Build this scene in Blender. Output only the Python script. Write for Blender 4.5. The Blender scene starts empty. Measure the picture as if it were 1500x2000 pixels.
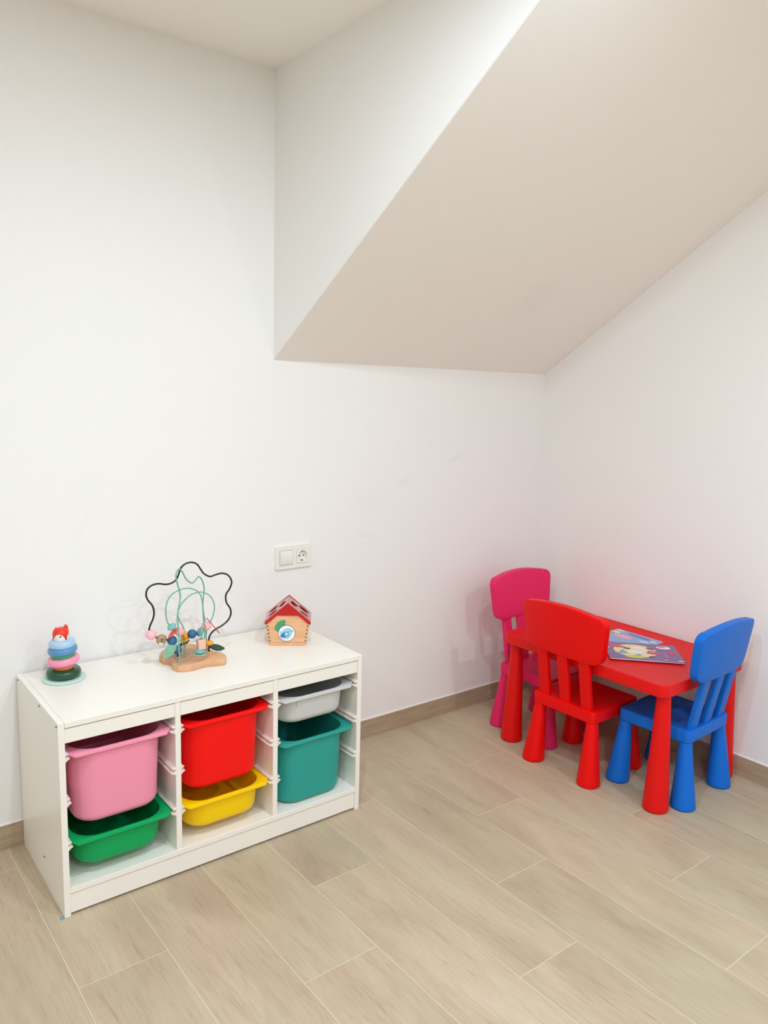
import bpy, bmesh, math, random
from mathutils import Vector, Matrix
random.seed(4)
SC = bpy.context.scene
COL = SC.collection

# ------------------------------------------------------------------ camera
cam_d = bpy.data.cameras.new('camera'); cam = bpy.data.objects.new('camera', cam_d); COL.objects.link(cam)
RX = Vector((0.78938073, -0.61330209, 0.02717742)); UP = Vector((0.07202333, 0.13648361, 0.98802068)); FW = Vector((0.60966442, 0.77796707, -0.15190959))
M = Matrix((RX, UP, -FW)).transposed().to_4x4(); M.translation = Vector((-2.8708, -2.4804, 1.4425)); cam.matrix_world = M
cam_d.sensor_fit = 'VERTICAL'; cam_d.sensor_height = 24.0; cam_d.sensor_width = 18.0
cam_d.lens = 1522.11 * 24.0 / 2000.0; cam_d.clip_start = .02
SC.camera = cam

# ------------------------------------------------------------------ light and exposure
SC.view_settings.view_transform = 'Standard'; SC.view_settings.look = 'None'
SC.view_settings.gamma = 1.0; SC.view_settings.use_curve_mapping = False
SC.view_settings.exposure = -0.45
SC.cycles.max_bounces = 12; SC.cycles.diffuse_bounces = 7
W = bpy.data.worlds.new('world'); SC.world = W; W.use_nodes = True
W.node_tree.nodes['Background'].inputs[0].default_value = (1.0, .97, .93, 1); W.node_tree.nodes['Background'].inputs[1].default_value = .3
H = 2.5128
LAMPS = [(-1.55, -1.75, 17, .032), (-1.05, -3.05, 24, .032), (-1.0, -4.30, 18, .032), (-2.2, -1.40, 20, .032), (-2.6, -2.95, 26, .032), (-2.75, -4.3, 18, .032), (-4.0, -1.9, 18, .032), (-4.1, -3.6, 18, .032)]
LAMP_COL = (.775, .895, 1.02)

# ------------------------------------------------------------------ helpers
def lin(c):
    return tuple(((x/255)/12.92 if x/255 <= .04045 else ((x/255+.055)/1.055)**2.4) for x in c)
def mat(name, rgb, rough=.5, spec=.5, coat=0.0, noise=0.0, nscale=40, bump=0.0, bscale=200, metal=0.0):
    m = bpy.data.materials.new(name); m.use_nodes = True; nt = m.node_tree; b = nt.nodes['Principled BSDF']
    c = lin(rgb); b.inputs['Base Color'].default_value = (*c, 1); b.inputs['Roughness'].default_value = rough
    b.inputs['Specular IOR Level'].default_value = spec; b.inputs['Coat Weight'].default_value = coat; b.inputs['Metallic'].default_value = metal
    tc = nt.nodes.new('ShaderNodeTexCoord')
    n = nt.nodes.new('ShaderNodeTexNoise'); n.inputs['Scale'].default_value = nscale; n.inputs['Detail'].default_value = 4
    nt.links.new(tc.outputs['Object'], n.inputs['Vector'])
    mx = nt.nodes.new('ShaderNodeMix'); mx.data_type = 'RGBA'
    k = 1-(noise if noise else .015)
    mx.inputs['A'].default_value = (c[0]*k, c[1]*k, c[2]*k, 1); mx.inputs['B'].default_value = (*c, 1)
    nt.links.new(n.outputs['Fac'], mx.inputs['Factor']); nt.links.new(mx.outputs['Result'], b.inputs['Base Color'])
    if bump:
        n2 = nt.nodes.new('ShaderNodeTexNoise'); n2.inputs['Scale'].default_value = bscale; n2.inputs['Detail'].default_value = 3
        nt.links.new(tc.outputs['Object'], n2.inputs['Vector'])
        bp = nt.nodes.new('ShaderNodeBump'); bp.inputs['Strength'].default_value = bump; bp.inputs['Distance'].default_value = .002
        nt.links.new(n2.outputs['Fac'], bp.inputs['Height']); nt.links.new(bp.outputs['Normal'], b.inputs['Normal'])
    return m
def wood(name, c1, c2, scale=(6, 60, 60), rough=.55):
    m = bpy.data.materials.new(name); m.use_nodes = True; nt = m.node_tree; b = nt.nodes['Principled BSDF']
    tc = nt.nodes.new('ShaderNodeTexCoord'); mp = nt.nodes.new('ShaderNodeMapping'); mp.inputs['Scale'].default_value = scale
    n = nt.nodes.new('ShaderNodeTexNoise'); n.inputs['Scale'].default_value = 3; n.inputs['Detail'].default_value = 6; n.inputs['Distortion'].default_value = .6
    r = nt.nodes.new('ShaderNodeValToRGB'); r.color_ramp.elements[0].position = .35; r.color_ramp.elements[1].position = .65
    r.color_ramp.elements[0].color = (*lin(c1), 1); r.color_ramp.elements[1].color = (*lin(c2), 1)
    L = nt.links.new; L(tc.outputs['Object'], mp.inputs[0]); L(mp.outputs[0], n.inputs['Vector']); L(n.outputs['Fac'], r.inputs[0]); L(r.outputs[0], b.inputs['Base Color'])
    b.inputs['Roughness'].default_value = rough
    return m
def obj(name, bm, m, parent=None, smooth=None, bevel=0, seg=2):
    bmesh.ops.recalc_face_normals(bm, faces=bm.faces)
    me = bpy.data.meshes.new(name); bm.to_mesh(me); bm.free()
    o = bpy.data.objects.new(name, me); COL.objects.link(o)
    if isinstance(m, (list, tuple)):
        for x in m: me.materials.append(x)
    else: me.materials.append(m)
    if parent: o.parent = parent
    if bevel:
        b = o.modifiers.new('bevel', 'BEVEL'); b.width = bevel; b.segments = seg; b.limit_method = 'ANGLE'; b.angle_limit = math.radians(40); b.harden_normals = False
    if smooth is not None:
        for p in me.polygons: p.use_smooth = True
        me.set_sharp_from_angle(angle=math.radians(smooth))
    return o
def tag(o, label=None, cat=None, group=None, kind=None):
    if label: o['label'] = label
    if cat: o['category'] = cat
    if group: o['group'] = group
    if kind: o['kind'] = kind
    return o
def thing(name, label, cat, loc=(0, 0, 0), rz=0, group=None):
    o = bpy.data.objects.new(name, None); COL.objects.link(o); o.location = loc; o.rotation_euler = (0, 0, rz); o.empty_display_size = .05
    return tag(o, label, cat, group)
def box(bm, x0, x1, y0, y1, z0, z1, mi=0):
    v = [bm.verts.new(c) for c in [(x0,y0,z0),(x1,y0,z0),(x1,y1,z0),(x0,y1,z0),(x0,y0,z1),(x1,y0,z1),(x1,y1,z1),(x0,y1,z1)]]
    for f in [(3,2,1,0),(4,5,6,7),(0,1,5,4),(1,2,6,5),(2,3,7,6),(3,0,4,7)]:
        q = bm.faces.new([v[i] for i in f]); q.material_index = mi
def B(*a, **k):
    bm = bmesh.new(); box(bm, *a, **k); return bm
def loft(bm, rings, cap0=True, cap1=True, closed=True, mi=0):
    R = [[bm.verts.new(p) for p in r] for r in rings]; n = len(R[0])
    for a, b in zip(R[:-1], R[1:]):
        for i in range(n if closed else n-1):
            j = (i+1) % n
            f = bm.faces.new((a[i], a[j], b[j], b[i])); f.material_index = mi
    if cap0: bm.faces.new(R[0][::-1]).material_index = mi
    if cap1: bm.faces.new(R[-1]).material_index = mi
    return R
def prism(bm, pts, axis, a, b, mi=0):
    """pts 2-D outline extruded along axis between a and b"""
    f = {'x': lambda p, t: (t, p[0], p[1]), 'y': lambda p, t: (p[0], t, p[1]), 'z': lambda p, t: (p[0], p[1], t)}[axis]
    loft(bm, [[f(p, a) for p in pts], [f(p, b) for p in pts]], mi=mi)
def lathe(bm, prof, n=40, c=(0, 0, 0), mi=0):
    """profile of (r,z) closed at both ends"""
    loft(bm, [[(c[0]+r*math.cos(2*math.pi*i/n), c[1]+r*math.sin(2*math.pi*i/n), c[2]+z) for i in range(n)] for r, z in prof], mi=mi)
def spline(pts, sub=6):
    P = [Vector(p) for p in pts]; P = [P[0]*2-P[1]] + P + [P[-1]*2-P[-2]]; out = []
    for i in range(1, len(P)-2):
        for s in range(sub):
            t = s/sub; a, b, c, d = P[i-1], P[i], P[i+1], P[i+2]
            out.append(.5*((2*b)+(c-a)*t+(2*a-5*b+4*c-d)*t*t+(3*b-a-3*c+d)*t**3))
    out.append(P[-2]); return out
def tube(bm, pts, r, n=10, mi=0, sub=6):
    P = spline(pts, sub) if sub else [Vector(p) for p in pts]
    T = [(P[min(i+1, len(P)-1)]-P[max(i-1, 0)]).normalized() for i in range(len(P))]
    N = T[0].orthogonal().normalized(); rings = []
    for p, t in zip(P, T):
        N = (N - t*N.dot(t)).normalized(); Bn = t.cross(N)
        rings.append([p + (N*math.cos(2*math.pi*k/n)+Bn*math.sin(2*math.pi*k/n))*r for k in range(n)])
    loft(bm, rings, mi=mi)
def rrect(hw, hd, r, n=6, cx=0, cy=0):
    out = []
    for (sx, sy, a0) in ((1, 1, 0), (-1, 1, 90), (-1, -1, 180), (1, -1, 270)):
        for k in range(n+1):
            a = math.radians(a0+90*k/n); out.append((cx+sx*(hw-r)+r*math.cos(a), cy+sy*(hd-r)+r*math.sin(a)))
    return out
def ball(bm, c, r, sc=(1, 1, 1), rot=None, seg=24, mi=0):
    mt = Matrix.Translation(c) @ (rot.to_4x4() if rot else Matrix.Identity(4)) @ Matrix.Diagonal((*sc, 1))
    g = bmesh.ops.create_uvsphere(bm, u_segments=seg, v_segments=seg//2, radius=r, matrix=mt)
    for v in g['verts']:
        for f in v.link_faces: f.material_index = mi
def rot_to(d):
    return Vector((0, 0, 1)).rotation_difference(Vector(d).normalized()).to_matrix()

# ------------------------------------------------------------------ materials
def wall_mat(name, rgb, scuffs=()):
    m = mat(name, rgb, rough=.85, spec=.25, noise=.012, nscale=2.0, bump=.10, bscale=170)
    nt = m.node_tree; b = nt.nodes['Principled BSDF']; L = nt.links.new
    geo = nt.nodes.new('ShaderNodeNewGeometry'); src = b.inputs['Base Color'].links[0].from_socket
    nz = nt.nodes.new('ShaderNodeTexNoise'); nz.inputs['Scale'].default_value = 9; nz.inputs['Detail'].default_value = 5
    L(geo.outputs['Position'], nz.inputs['Vector'])
    for (c, s, ang, k) in scuffs:      # smudges: centre, half sizes, slant, strength
        mp = nt.nodes.new('ShaderNodeMapping'); mp.vector_type = 'TEXTURE'
        mp.inputs['Location'].default_value = c; mp.inputs['Scale'].default_value = s; mp.inputs['Rotation'].default_value = ang
        L(geo.outputs['Position'], mp.inputs[0])
        ln = nt.nodes.new('ShaderNodeVectorMath'); ln.operation = 'LENGTH'; L(mp.outputs[0], ln.inputs[0])
        ad = nt.nodes.new('ShaderNodeMath'); ad.operation = 'ADD'; L(ln.outputs['Value'], ad.inputs[0]); L(nz.outputs['Fac'], ad.inputs[1])
        mr = nt.nodes.new('ShaderNodeMapRange'); mr.interpolation_type = 'SMOOTHSTEP'
        mr.inputs['From Min'].default_value = .5; mr.inputs['From Max'].default_value = 1.5; mr.inputs['To Min'].default_value = k; mr.inputs['To Max'].default_value = 0
        L(ad.outputs[0], mr.inputs['Value'])
        mx = nt.nodes.new('ShaderNodeMix'); mx.data_type = 'RGBA'; mx.inputs['B'].default_value = (.42, .38, .33, 1)
        L(mr.outputs[0], mx.inputs['Factor']); L(src, mx.inputs['A']); src = mx.outputs['Result']
    L(src, b.inputs['Base Color'])
    return m
M_WALL = wall_mat('white_wall_paint', (241, 239, 236), [
    ((-.54, 0, 1.167), (.075, .1, .018), (0, -.5, 0), .10), ((-.824, 0, 1.08), (.06, .1, .015), (0, -.4, 0), .07),
    ((-1.0, 0, 1.02), (.16, .1, .10), (0, 0, 0), .035), ((-1.016, 0, .87), (.07, .1, .02), (0, .2, 0), .06),
    ((-1.77, 0, .96), (.09, .1, .015), (0, -.3, 0), .04), ((-2.12, 0, 1.02), (.02, .1, .12), (0, .5, 0), .035)])
M_CEIL = wall_mat('ceiling_paint', (247, 243, 237), [((-.54, -.40, 1.81), (.16, .20, .20), (0, .3, 0), .055)])
M_CAB = mat('white_laminate', (243, 238, 228), rough=.32, spec=.5, noise=.01, bump=.03, bscale=400)
M_RAIL = mat('white_rail_plastic', (238, 228, 216), rough=.4)
M_DARK = mat('dark_hole', (58, 50, 44), rough=.8)
M_WSOCK = mat('white_socket_plastic', (238, 236, 228), rough=.35)

def floor_mat():
    m = bpy.data.materials.new('wood_look_tile'); m.use_nodes = True; nt = m.node_tree; L = nt.links.new; b = nt.nodes['Principled BSDF']
    N = nt.nodes.new
    at = N('ShaderNodeAttribute'); at.attribute_name = 'plank'; geo = N('ShaderNodeNewGeometry')
    sc = N('ShaderNodeVectorMath'); sc.operation = 'SCALE'; L(at.outputs['Color'], sc.inputs[0]); sc.inputs['Scale'].default_value = 37
    ad = N('ShaderNodeVectorMath'); ad.operation = 'ADD'; L(geo.outputs['Position'], ad.inputs[0]); L(sc.outputs[0], ad.inputs[1])
    def nz(scale, s, detail, dist):
        mp = N('ShaderNodeMapping'); mp.inputs['Scale'].default_value = scale; L(ad.outputs[0], mp.inputs[0])
        n = N('ShaderNodeTexNoise'); n.inputs['Scale'].default_value = s; n.inputs['Detail'].default_value = detail; n.inputs['Distortion'].default_value = dist; n.inputs['Roughness'].default_value = .62
        L(mp.outputs[0], n.inputs['Vector']); return n
    big = nz((4.2, 1.0, 1), 1.4, 3, .8); fine = nz((105, 5.5, 1), 2.0, 9, .5); knot = nz((9, 1.5, 1), 1.5, 6, 1.4); tint = nz((3.0, .9, 1), 1.3, 2, .5)
    r1 = N('ShaderNodeValToRGB'); e = r1.color_ramp.elements
    e[0].position = .3; e[0].color = (*lin((180, 162, 138)), 1); e[1].position = .7; e[1].color = (*lin((197, 182, 158)), 1)
    k = e.new(.5); k.color = (*lin((190, 173, 148)), 1)
    L(big.outputs['Fac'], r1.inputs[0])
    r2 = N('ShaderNodeValToRGB'); e = r2.color_ramp.elements; e[0].position = .33; e[0].color = (.76, .73, .69, 1); e[1].position = .56; e[1].color = (1.03, 1.03, 1.03, 1)
    L(fine.outputs['Fac'], r2.inputs[0])
    mx = N('ShaderNodeMix'); mx.data_type = 'RGBA'; mx.blend_type = 'MULTIPLY'; mx.inputs['Factor'].default_value = .42
    L(r1.outputs[0], mx.inputs['A']); L(r2.outputs[0], mx.inputs['B'])
    r3 = N('ShaderNodeValToRGB'); e = r3.color_ramp.elements; e[0].position = .33; e[0].color = (.84, .79, .73, 1); e[1].position = .43; e[1].color = (1, 1, 1, 1)
    L(knot.outputs['Fac'], r3.inputs[0])
    mk = N('ShaderNodeMix'); mk.data_type = 'RGBA'; mk.blend_type = 'MULTIPLY'; mk.inputs['Factor'].default_value = .4
    L(mx.outputs['Result'], mk.inputs['A']); L(r3.outputs[0], mk.inputs['B'])
    r4 = N('ShaderNodeValToRGB'); e = r4.color_ramp.elements; e[0].position = .38; e[0].color = (1.025, .985, .985, 1); e[1].position = .62; e[1].color = (.985, 1.01, .965, 1)
    L(tint.outputs['Fac'], r4.inputs[0])
    mt_ = N('ShaderNodeMix'); mt_.data_type = 'RGBA'; mt_.blend_type = 'MULTIPLY'; mt_.inputs['Factor'].default_value = 1.0
    vein = nz((140, 4.5, 1), 1.6, 10, 1.0); r5 = N('ShaderNodeValToRGB'); e = r5.color_ramp.elements
    e[0].position = .30; e[0].color = (.70, .62, .54, 1); e[1].position = .43; e[1].color = (1, 1, 1, 1); L(vein.outputs['Fac'], r5.inputs[0])
    vm = N('ShaderNodeMapRange'); L(tint.outputs['Fac'], vm.inputs['Value']); vm.inputs['From Min'].default_value = .40; vm.inputs['From Max'].default_value = .60; vm.inputs['To Min'].default_value = .85; vm.inputs['To Max'].default_value = .15
    mv = N('ShaderNodeMix'); mv.data_type = 'RGBA'; mv.blend_type = 'MULTIPLY'; L(vm.outputs[0], mv.inputs['Factor']); L(mk.outputs['Result'], mv.inputs['A']); L(r5.outputs[0], mv.inputs['B'])
    L(mv.outputs['Result'], mt_.inputs['A']); L(r4.outputs[0], mt_.inputs['B'])
    sp = N('ShaderNodeSeparateColor'); L(at.outputs['Color'], sp.inputs[0])
    mr = N('ShaderNodeMapRange'); L(sp.outputs[2], mr.inputs['Value']); mr.inputs['To Min'].default_value = .94; mr.inputs['To Max'].default_value = 1.04
    sv = N('ShaderNodeVectorMath'); sv.operation = 'SCALE'; L(mt_.outputs['Result'], sv.inputs[0]); L(mr.outputs[0], sv.inputs['Scale'])
    L(sv.outputs[0], b.inputs['Base Color']); b.inputs['Roughness'].default_value = .5; b.inputs['Specular IOR Level'].default_value = .35
    bp = N('ShaderNodeBump'); bp.inputs['Strength'].default_value = .12; bp.inputs['Distance'].default_value = .001
    L(fine.outputs['Fac'], bp.inputs['Height']); L(bp.outputs[0], b.inputs['Normal'])
    return m
M_FLOOR = floor_mat(); M_GROUT = mat('light_grout', (214, 200, 177), rough=.9)
M_SKIRT = wood('skirting_tile', (166, 145, 119), (182, 161, 135), scale=(2, 2, 30), rough=.5)

# ------------------------------------------------------------------ room
XL, YF = -5.2, -6.2          # far left and front walls, behind the camera
XR = .012                    # face of right wall
KN, SL, XD = 1.5453, .6592, -1.4447
YS = -(H-KN)/SL              # where the slope reaches the flat ceiling
# floor: single planks of one tiled floor
bm = bmesh.new(); lay = bm.loops.layers.float_color.new('plank')
PW, PL, J = .2245, .9, .0012
col0 = -2.389
phase = {0: .127, 1: .722, 2: .427}
k = -13
while True:
    x0 = col0 + k*PW; x1 = x0+PW
    if x0 > XR+.05: break
    ph = phase[(k+1) % 3]
    y1 = -ph + PL
    while y1 > YF:
        y0 = y1-PL; a, b_, c, d = max(x0, XL)+J, min(x1, XR)-J, max(y0, YF)+J, min(y1, 0)-J
        if b_ > a and d > c:
            n0 = len(bm.faces); box(bm, a, b_, c, d, -.012, 0)
            bm.faces.ensure_lookup_table(); cc = (random.random(), random.random(), random.random(), 1)
            for f in bm.faces[n0:]:
                for lp in f.loops: lp[lay] = cc
        y1 -= PL
    k += 1
box(bm, XL, XR, YF, 0, -.03, -.0003, mi=1)
fl = obj('floor', bm, [M_FLOOR, M_GROUT]); tag(fl, kind='structure')
# back wall, right wall
tag(obj('wall_back', B(XL-.1, XR+.12, 0, .12, -.03, H+.1), M_WALL), kind='structure')
tag(obj('wall_right', B(XR, XR+.12, YF-.1, .0, -.03, H+.1), M_WALL), kind='structure')
tag(obj('wall_left', B(XL-.12, XL, YF-.1, 0, -.03, H+.1), M_WALL), kind='structure')
tag(obj('wall_front', B(XL-.1, XR+.12, YF-.12, YF, -.03, H+.1), M_WALL), kind='structure')
tag(obj('ceiling', B(XL-.1, XR+.12, YF-.1, .12, H, H+.12), M_CEIL), kind='structure')
# boxed slope under the stair/roof: sloped soffit plus its vertical cheek
bm = bmesh.new(); t = .03
prism(bm, [(0, KN), (YS, H), (YS+t/SL*1.0, H), (0, KN+t)], 'x', XD, XR)
tag(obj('ceiling_slope', bm, M_CEIL), kind='structure')
bm = bmesh.new(); prism(bm, [(0, KN+.001), (YS+.003, H), (0, H)], 'x', XD-.002, XD+.02)
tag(obj('wall_bulkhead', bm, M_WALL), kind='structure')
# skirting tiles with a fine pale sealant line
hb = .0783
def skirt(name, horizontal):
    bm = bmesh.new()
    if horizontal:
        x = XL
        while x < XR-.001:
            e = min(x+.9, XR) if x > -.9 else x+.9
            box(bm, x+.0008, e-.0008, -.008, 0, .001, hb); x = e
        box(bm, XL, XR, -.0070, -.0001, -.001, hb-.001, mi=1); box(bm, XL, XR, -.0035, 0, hb-.001, hb+.0035, mi=2)
    else:
        y = -.008
        while y > YF+.001:
            e = max(y-.9, YF); box(bm, XR-.008, XR, e+.0008, y-.0008, .001, hb); y = e
        box(bm, XR-.007, XR-.0001, YF, -.008, -.001, hb-.001, mi=1); box(bm, XR-.0035, XR, YF, -.004, hb-.001, hb+.0035, mi=2)
    return tag(obj(name, bm, [M_SKIRT, M_GROUT, mat('white_sealant', (250, 248, 244), rough=.6)]), kind='structure')
skirt('baseboard_back', True); skirt('baseboard_right', False)
# recessed ceiling spots (outside the picture, they are what lights the room)
M_LED = bpy.data.materials.new('lamp_glass'); M_LED.use_nodes = True
_b = M_LED.node_tree.nodes['Principled BSDF']; _b.inputs['Emission Color'].default_value = (*LAMP_COL, 1); _b.inputs['Emission Strength'].default_value = 4
M_TRIM = mat('lamp_trim_white', (235, 235, 232), rough=.4)
places = ['above the slope corner', 'in the middle of the right row', 'at the far end of the right row', 'nearest the shelf unit', 'in the middle of the left row', 'at the far end of the left row', 'nearest the left wall and the shelf wall', 'in the far left part of the room']
for (x, y, e, r), pl in zip(LAMPS, places):
    t = thing('ceiling_spotlight', 'round white recessed ceiling spotlight ' + pl, 'lamp', (x, y, H), group='recessed ceiling spotlights')
    bm = bmesh.new(); n = 32
    pr_ = [(r+.018, 0), (r+.018, -.004), (r+.004, -.006), (r, -.002), (r, 0)]
    loft(bm, [[(a*math.cos(2*math.pi*i/n), a*math.sin(2*math.pi*i/n), z) for i in range(n)] for a, z in pr_], cap0=False, cap1=False)
    obj('trim_ring', bm, M_TRIM, t, smooth=40)
    bm = bmesh.new(); lathe(bm, [(r, -.0005), (r, -.0015)], 32); obj('lens', bm, M_LED, t)
    ld = bpy.data.lights.new('spot_light', 'AREA'); ld.shape = 'DISK'; ld.size = 2*r; ld.energy = e; ld.color = LAMP_COL
    lo = bpy.data.objects.new('spot_light', ld); COL.objects.link(lo); lo.parent = t; lo.location = (0, 0, -.008)

# ------------------------------------------------------------------ storage unit
CX0, CX1, CF, CB, CH = -2.3419, -1.3519, -.4447, -.0097, .56
T = .017
cab = thing('shelf_unit', 'low white laminate toy storage unit with three open bays of bins', 'shelf unit', (CX0, CF, 0))
Wc, Dc = CX1-CX0, CB-CF
def cb(name, *a, bevel=.0012, m=None): return obj(name, B(*a), m or M_CAB, cab, bevel=bevel)
for i, x in enumerate((0, Wc-T)):
    bm = bmesh.new()
    y1 = Dc
    prism(bm, [(0, 0), (0, CH), (y1, CH), (y1, 0)], 'x', x, x+T)
    s = obj('side_panel', bm, M_CAB, cab, bevel=.0012)
    xf = -.0004 if i == 0 else Wc+.0004
    for (yy, zz) in ((.012, CH-.012), (.18, CH-.012), (Dc-.015, CH-.012), (.19, .085)):
        bm = bmesh.new(); lathe(bm, [(.0028, -.001), (.0028, .0007)], 12)
        bmesh.ops.transform(bm, verts=bm.verts, matrix=Matrix.Translation((xf, yy, zz)) @ Matrix.Rotation(math.radians(90), 4, 'Y'))
        obj('screw_cap', bm, M_DARK, s)
cb('top_panel', T+.0006, Wc-T-.0006, .0008, Dc, CH-T, CH-.0004)
DX = [(-2.018-CX0, -2.001-CX0), (-1.694-CX0, -1.677-CX0)]
bays = [(T, DX[0][0]), (DX[0][1], DX[1][0]), (DX[1][1], Wc-T)]
for a, b_ in DX: cb('divider', a, b_, .003, Dc-.006, .083, CH-T-.0008)
for a, b_ in bays: cb('top_rail', a+.0004, b_-.0004, .0035, .020, .500, CH-T-.003)
cb('bottom_panel', T, Wc-T, .001, Dc-.006, .066, .083)
cb('plinth', T+.0005, Wc-T-.0005, .004, .018, .007, .0635)
cb('back_panel', T, Wc-T, Dc-.005, Dc, .02, CH-T)
bm = bmesh.new(); lathe(bm, [(.008, .0001), (.008, .0012), (.0065, .0016)], 20, (-.004, .006, 0)); o = obj('floor_pad', bm, mat('blue_felt', (120, 160, 168), rough=.8), cab); o['label'] = 'small pale blue pad under the front left corner'
RZ = (.4615, .334, .207)
def rail(x, s, z):       # two lipped plastic runner; s=+1 lip points to +x
    bm = bmesh.new(); n = 0
    for prof in ([(0, .0110), (.0025, .0110), (.0100, .0062), (.0100, .0050), (0, .0046)], [(0, -.0035), (.0120, -.0060), (.0135, -.0076), (.0040, -.0140), (0, -.0140)]):
        ys = [.001, .005, Dc-.03]
        rings = []
        for k, y in enumerate(ys):
            sc = .35 if k == 0 else 1
            rings.append([(x+s*(px*sc), y, z+pz) for px, pz in prof])
        loft(bm, rings)
    box(bm, min(x, x+s*.0018), max(x, x+s*.0018), .004, Dc-.03, z-.0035, z+.0042)
    return obj('runner', bm, M_RAIL, cab, smooth=30)
for a, b_ in bays:
    for z in RZ: rail(a, 1, z); rail(b_, -1, z)

# ------------------------------------------------------------------ storage bins
def ray_poly(poly, th):
    dx, dy = math.cos(th), math.sin(th); best = None
    for i in range(len(poly)):
        (x1, y1), (x2, y2) = poly[i], poly[(i+1) % len(poly)]
        ex, ey = x2-x1, y2-y1; den = dx*ey-dy*ex
        if abs(den) < 1e-12: continue
        t = (x1*ey-y1*ex)/den; u = (x1*dy-y1*dx)/den
        if t > 0 and -1e-9 <= u <= 1+1e-9: best = t if best is None else max(best, t)
    return best
def make_bin(rgb, height, rz, bay, label, yf=-.4435, translucent=False, clip=False, name='storage_bin'):
    m = mat('bin_plastic', rgb, rough=.42, spec=.28, noise=.02, nscale=300)
    if translucent:
        m.node_tree.nodes['Principled BSDF'].inputs['Subsurface Weight'].default_value = .15
        m.node_tree.nodes['Principled BSDF'].inputs['Subsurface Radius'].default_value = (.01, .01, .01)
    a, b_ = bays[bay]; cx = CX0+(a+b_)/2; FH, FD = .1515, .203    # flange half width / half depth
    t = thing(name, label, 'storage bin', (cx, yf+FD, rz-height), group='plastic toy bins')
    hw, hd = .1285, .1945
    out = [(FH, FD-.026), (FH-.023, FD), (-FH+.023, FD), (-FH, FD-.026), (-FH, -FD+.026), (-FH+.023, -FD), (FH-.023, -FD), (FH, -FD+.026)]
    ths = sorted(set([2*math.pi*i/144 for i in range(144)] + [math.atan2(y, x) % (2*math.pi) for x, y in out]))
    def ring(poly, z): return [(ray_poly(poly, th)*math.cos(th), ray_poly(poly, th)*math.sin(th), z) for th in ths]
    def inset(d): return [(x*(FH-d)/FH, y*(FD-d)/FD) for x, y in out]
    H_ = height
    # rim: flat flange whose outer lip turns down
    def lipz(P, full):
        r = []
        for x, y, z in P:
            k = max(0, min(1, (FH-.004-abs(x))/.022)); r.append((x, y, H_-.0045-(full-.0045)*k))
        return r
    bm = bmesh.new()
    top_in = rrect(hw-.002, hd-.002, .068, 12)
    o0 = ring(out, H_-.0030); o1 = ring(inset(.0028), H_)
    loft(bm, [ring(top_in, H_-.006), ring(rrect(hw-.001, hd-.001, .069, 12), H_-.001), ring(rrect(hw+.001, hd+.001, .07, 12), H_), o1, ring(inset(.0008), H_-.0010), o0, lipz(o0, .0105), lipz(ring(inset(.0012), 0), .0118), lipz(ring(inset(.0035), 0), .0112),
              [(x, y, H_-.0042) for x, y, z in ring(inset(.0035), 0)], ring(rrect(hw+.0008, hd+.0008, .0705, 12), H_-.0042), ring(rrect(hw+.0008, hd+.0008, .0705, 12), H_-.006)], cap0=False, cap1=False)
    obj('rim', bm, m, t, smooth=35)
    bm = bmesh.new()
    def sec(z, inner=0):
        k = z/H_; w = hw*(.935+.065*k)-inner; d = hd*(.95+.05*k)-inner; rr_ = .07*(.9+.1*k)-inner; return w, d, rr_
    rings = []
    steps = 8
    rb = .022
    for z in (H_-.0045, H_*.6, rb*1.6):
        w, d, r_ = sec(z); rings.append(ring(rrect(w, d, r_, 12), z))
    w0, d0, r0 = sec(0)
    for i in range(steps+1):
        a_ = math.radians(90*i/steps); ins = rb*(1-math.cos(a_)); z = rb*(1-math.sin(a_)); w, d, r_ = sec(z)
        rings.append(ring(rrect(w-ins, d-ins, max(.02, r_-ins), 12), z))
    th_ = .0024
    inn = []
    for i in range(steps, -1, -1):
        a_ = math.radians(90*i/steps); ins = rb*(1-math.cos(a_)); z = rb*(1-math.sin(a_)); w, d, r_ = sec(z)
        inn.append(ring(rrect(w-ins-th_, d-ins-th_, max(.018, r_-ins-th_), 12), z+th_))
    for z in (rb*1.6, H_*.6, H_-.0045):
        w, d, r_ = sec(z); inn.append(ring(rrect(w-th_, d-th_, r_-th_, 12), z))
    # outer shell, floor, inner shell
    R1 = loft(bm, rings+inn, cap0=False, cap1=False)
    n = len(rings)-1
    bm.faces.new(R1[n][::-1]); bm.faces.new(R1[n+1])
    for i in range(len(ths)):     # the strip between outer and inner floor is replaced by the two floors
        pass
    bmesh.ops.delete(bm, geom=[f for f in bm.faces if len(f.verts) == 4 and sum(v in R1[n] for v in f.verts) == 2 and sum(v in R1[n+1] for v in f.verts) == 2], context='FACES')
    obj('bin_body', bm, m, t, smooth=40)
    if clip:
        obj('label_tab', B(-.078, -.072, -FD+.010, -FD+.0145, H_-.034, H_-.018), m, t, bevel=.0008)
    return t
make_bin((245, 150, 176), .2265, .4640, 0, 'deep pink plastic bin hanging in the left bay of the white unit')
make_bin((0, 165, 90), .098, .2095, 0, 'shallow green plastic bin hanging low in the left bay')
make_bin((250, 8, 6), .2265, .4640, 1, 'deep red plastic bin hanging in the middle bay of the white unit')
make_bin((252, 208, 0), .098, .2095, 1, 'shallow yellow plastic bin under the red one in the middle bay')
make_bin((205, 206, 202), .098, .4640, 2, 'shallow pale grey white plastic bin at the top of the right bay', translucent=True, clip=True)
make_bin((44, 158, 146), .229, .3135, 2, 'deep teal plastic bin standing on the floor of the right bay')

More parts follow.
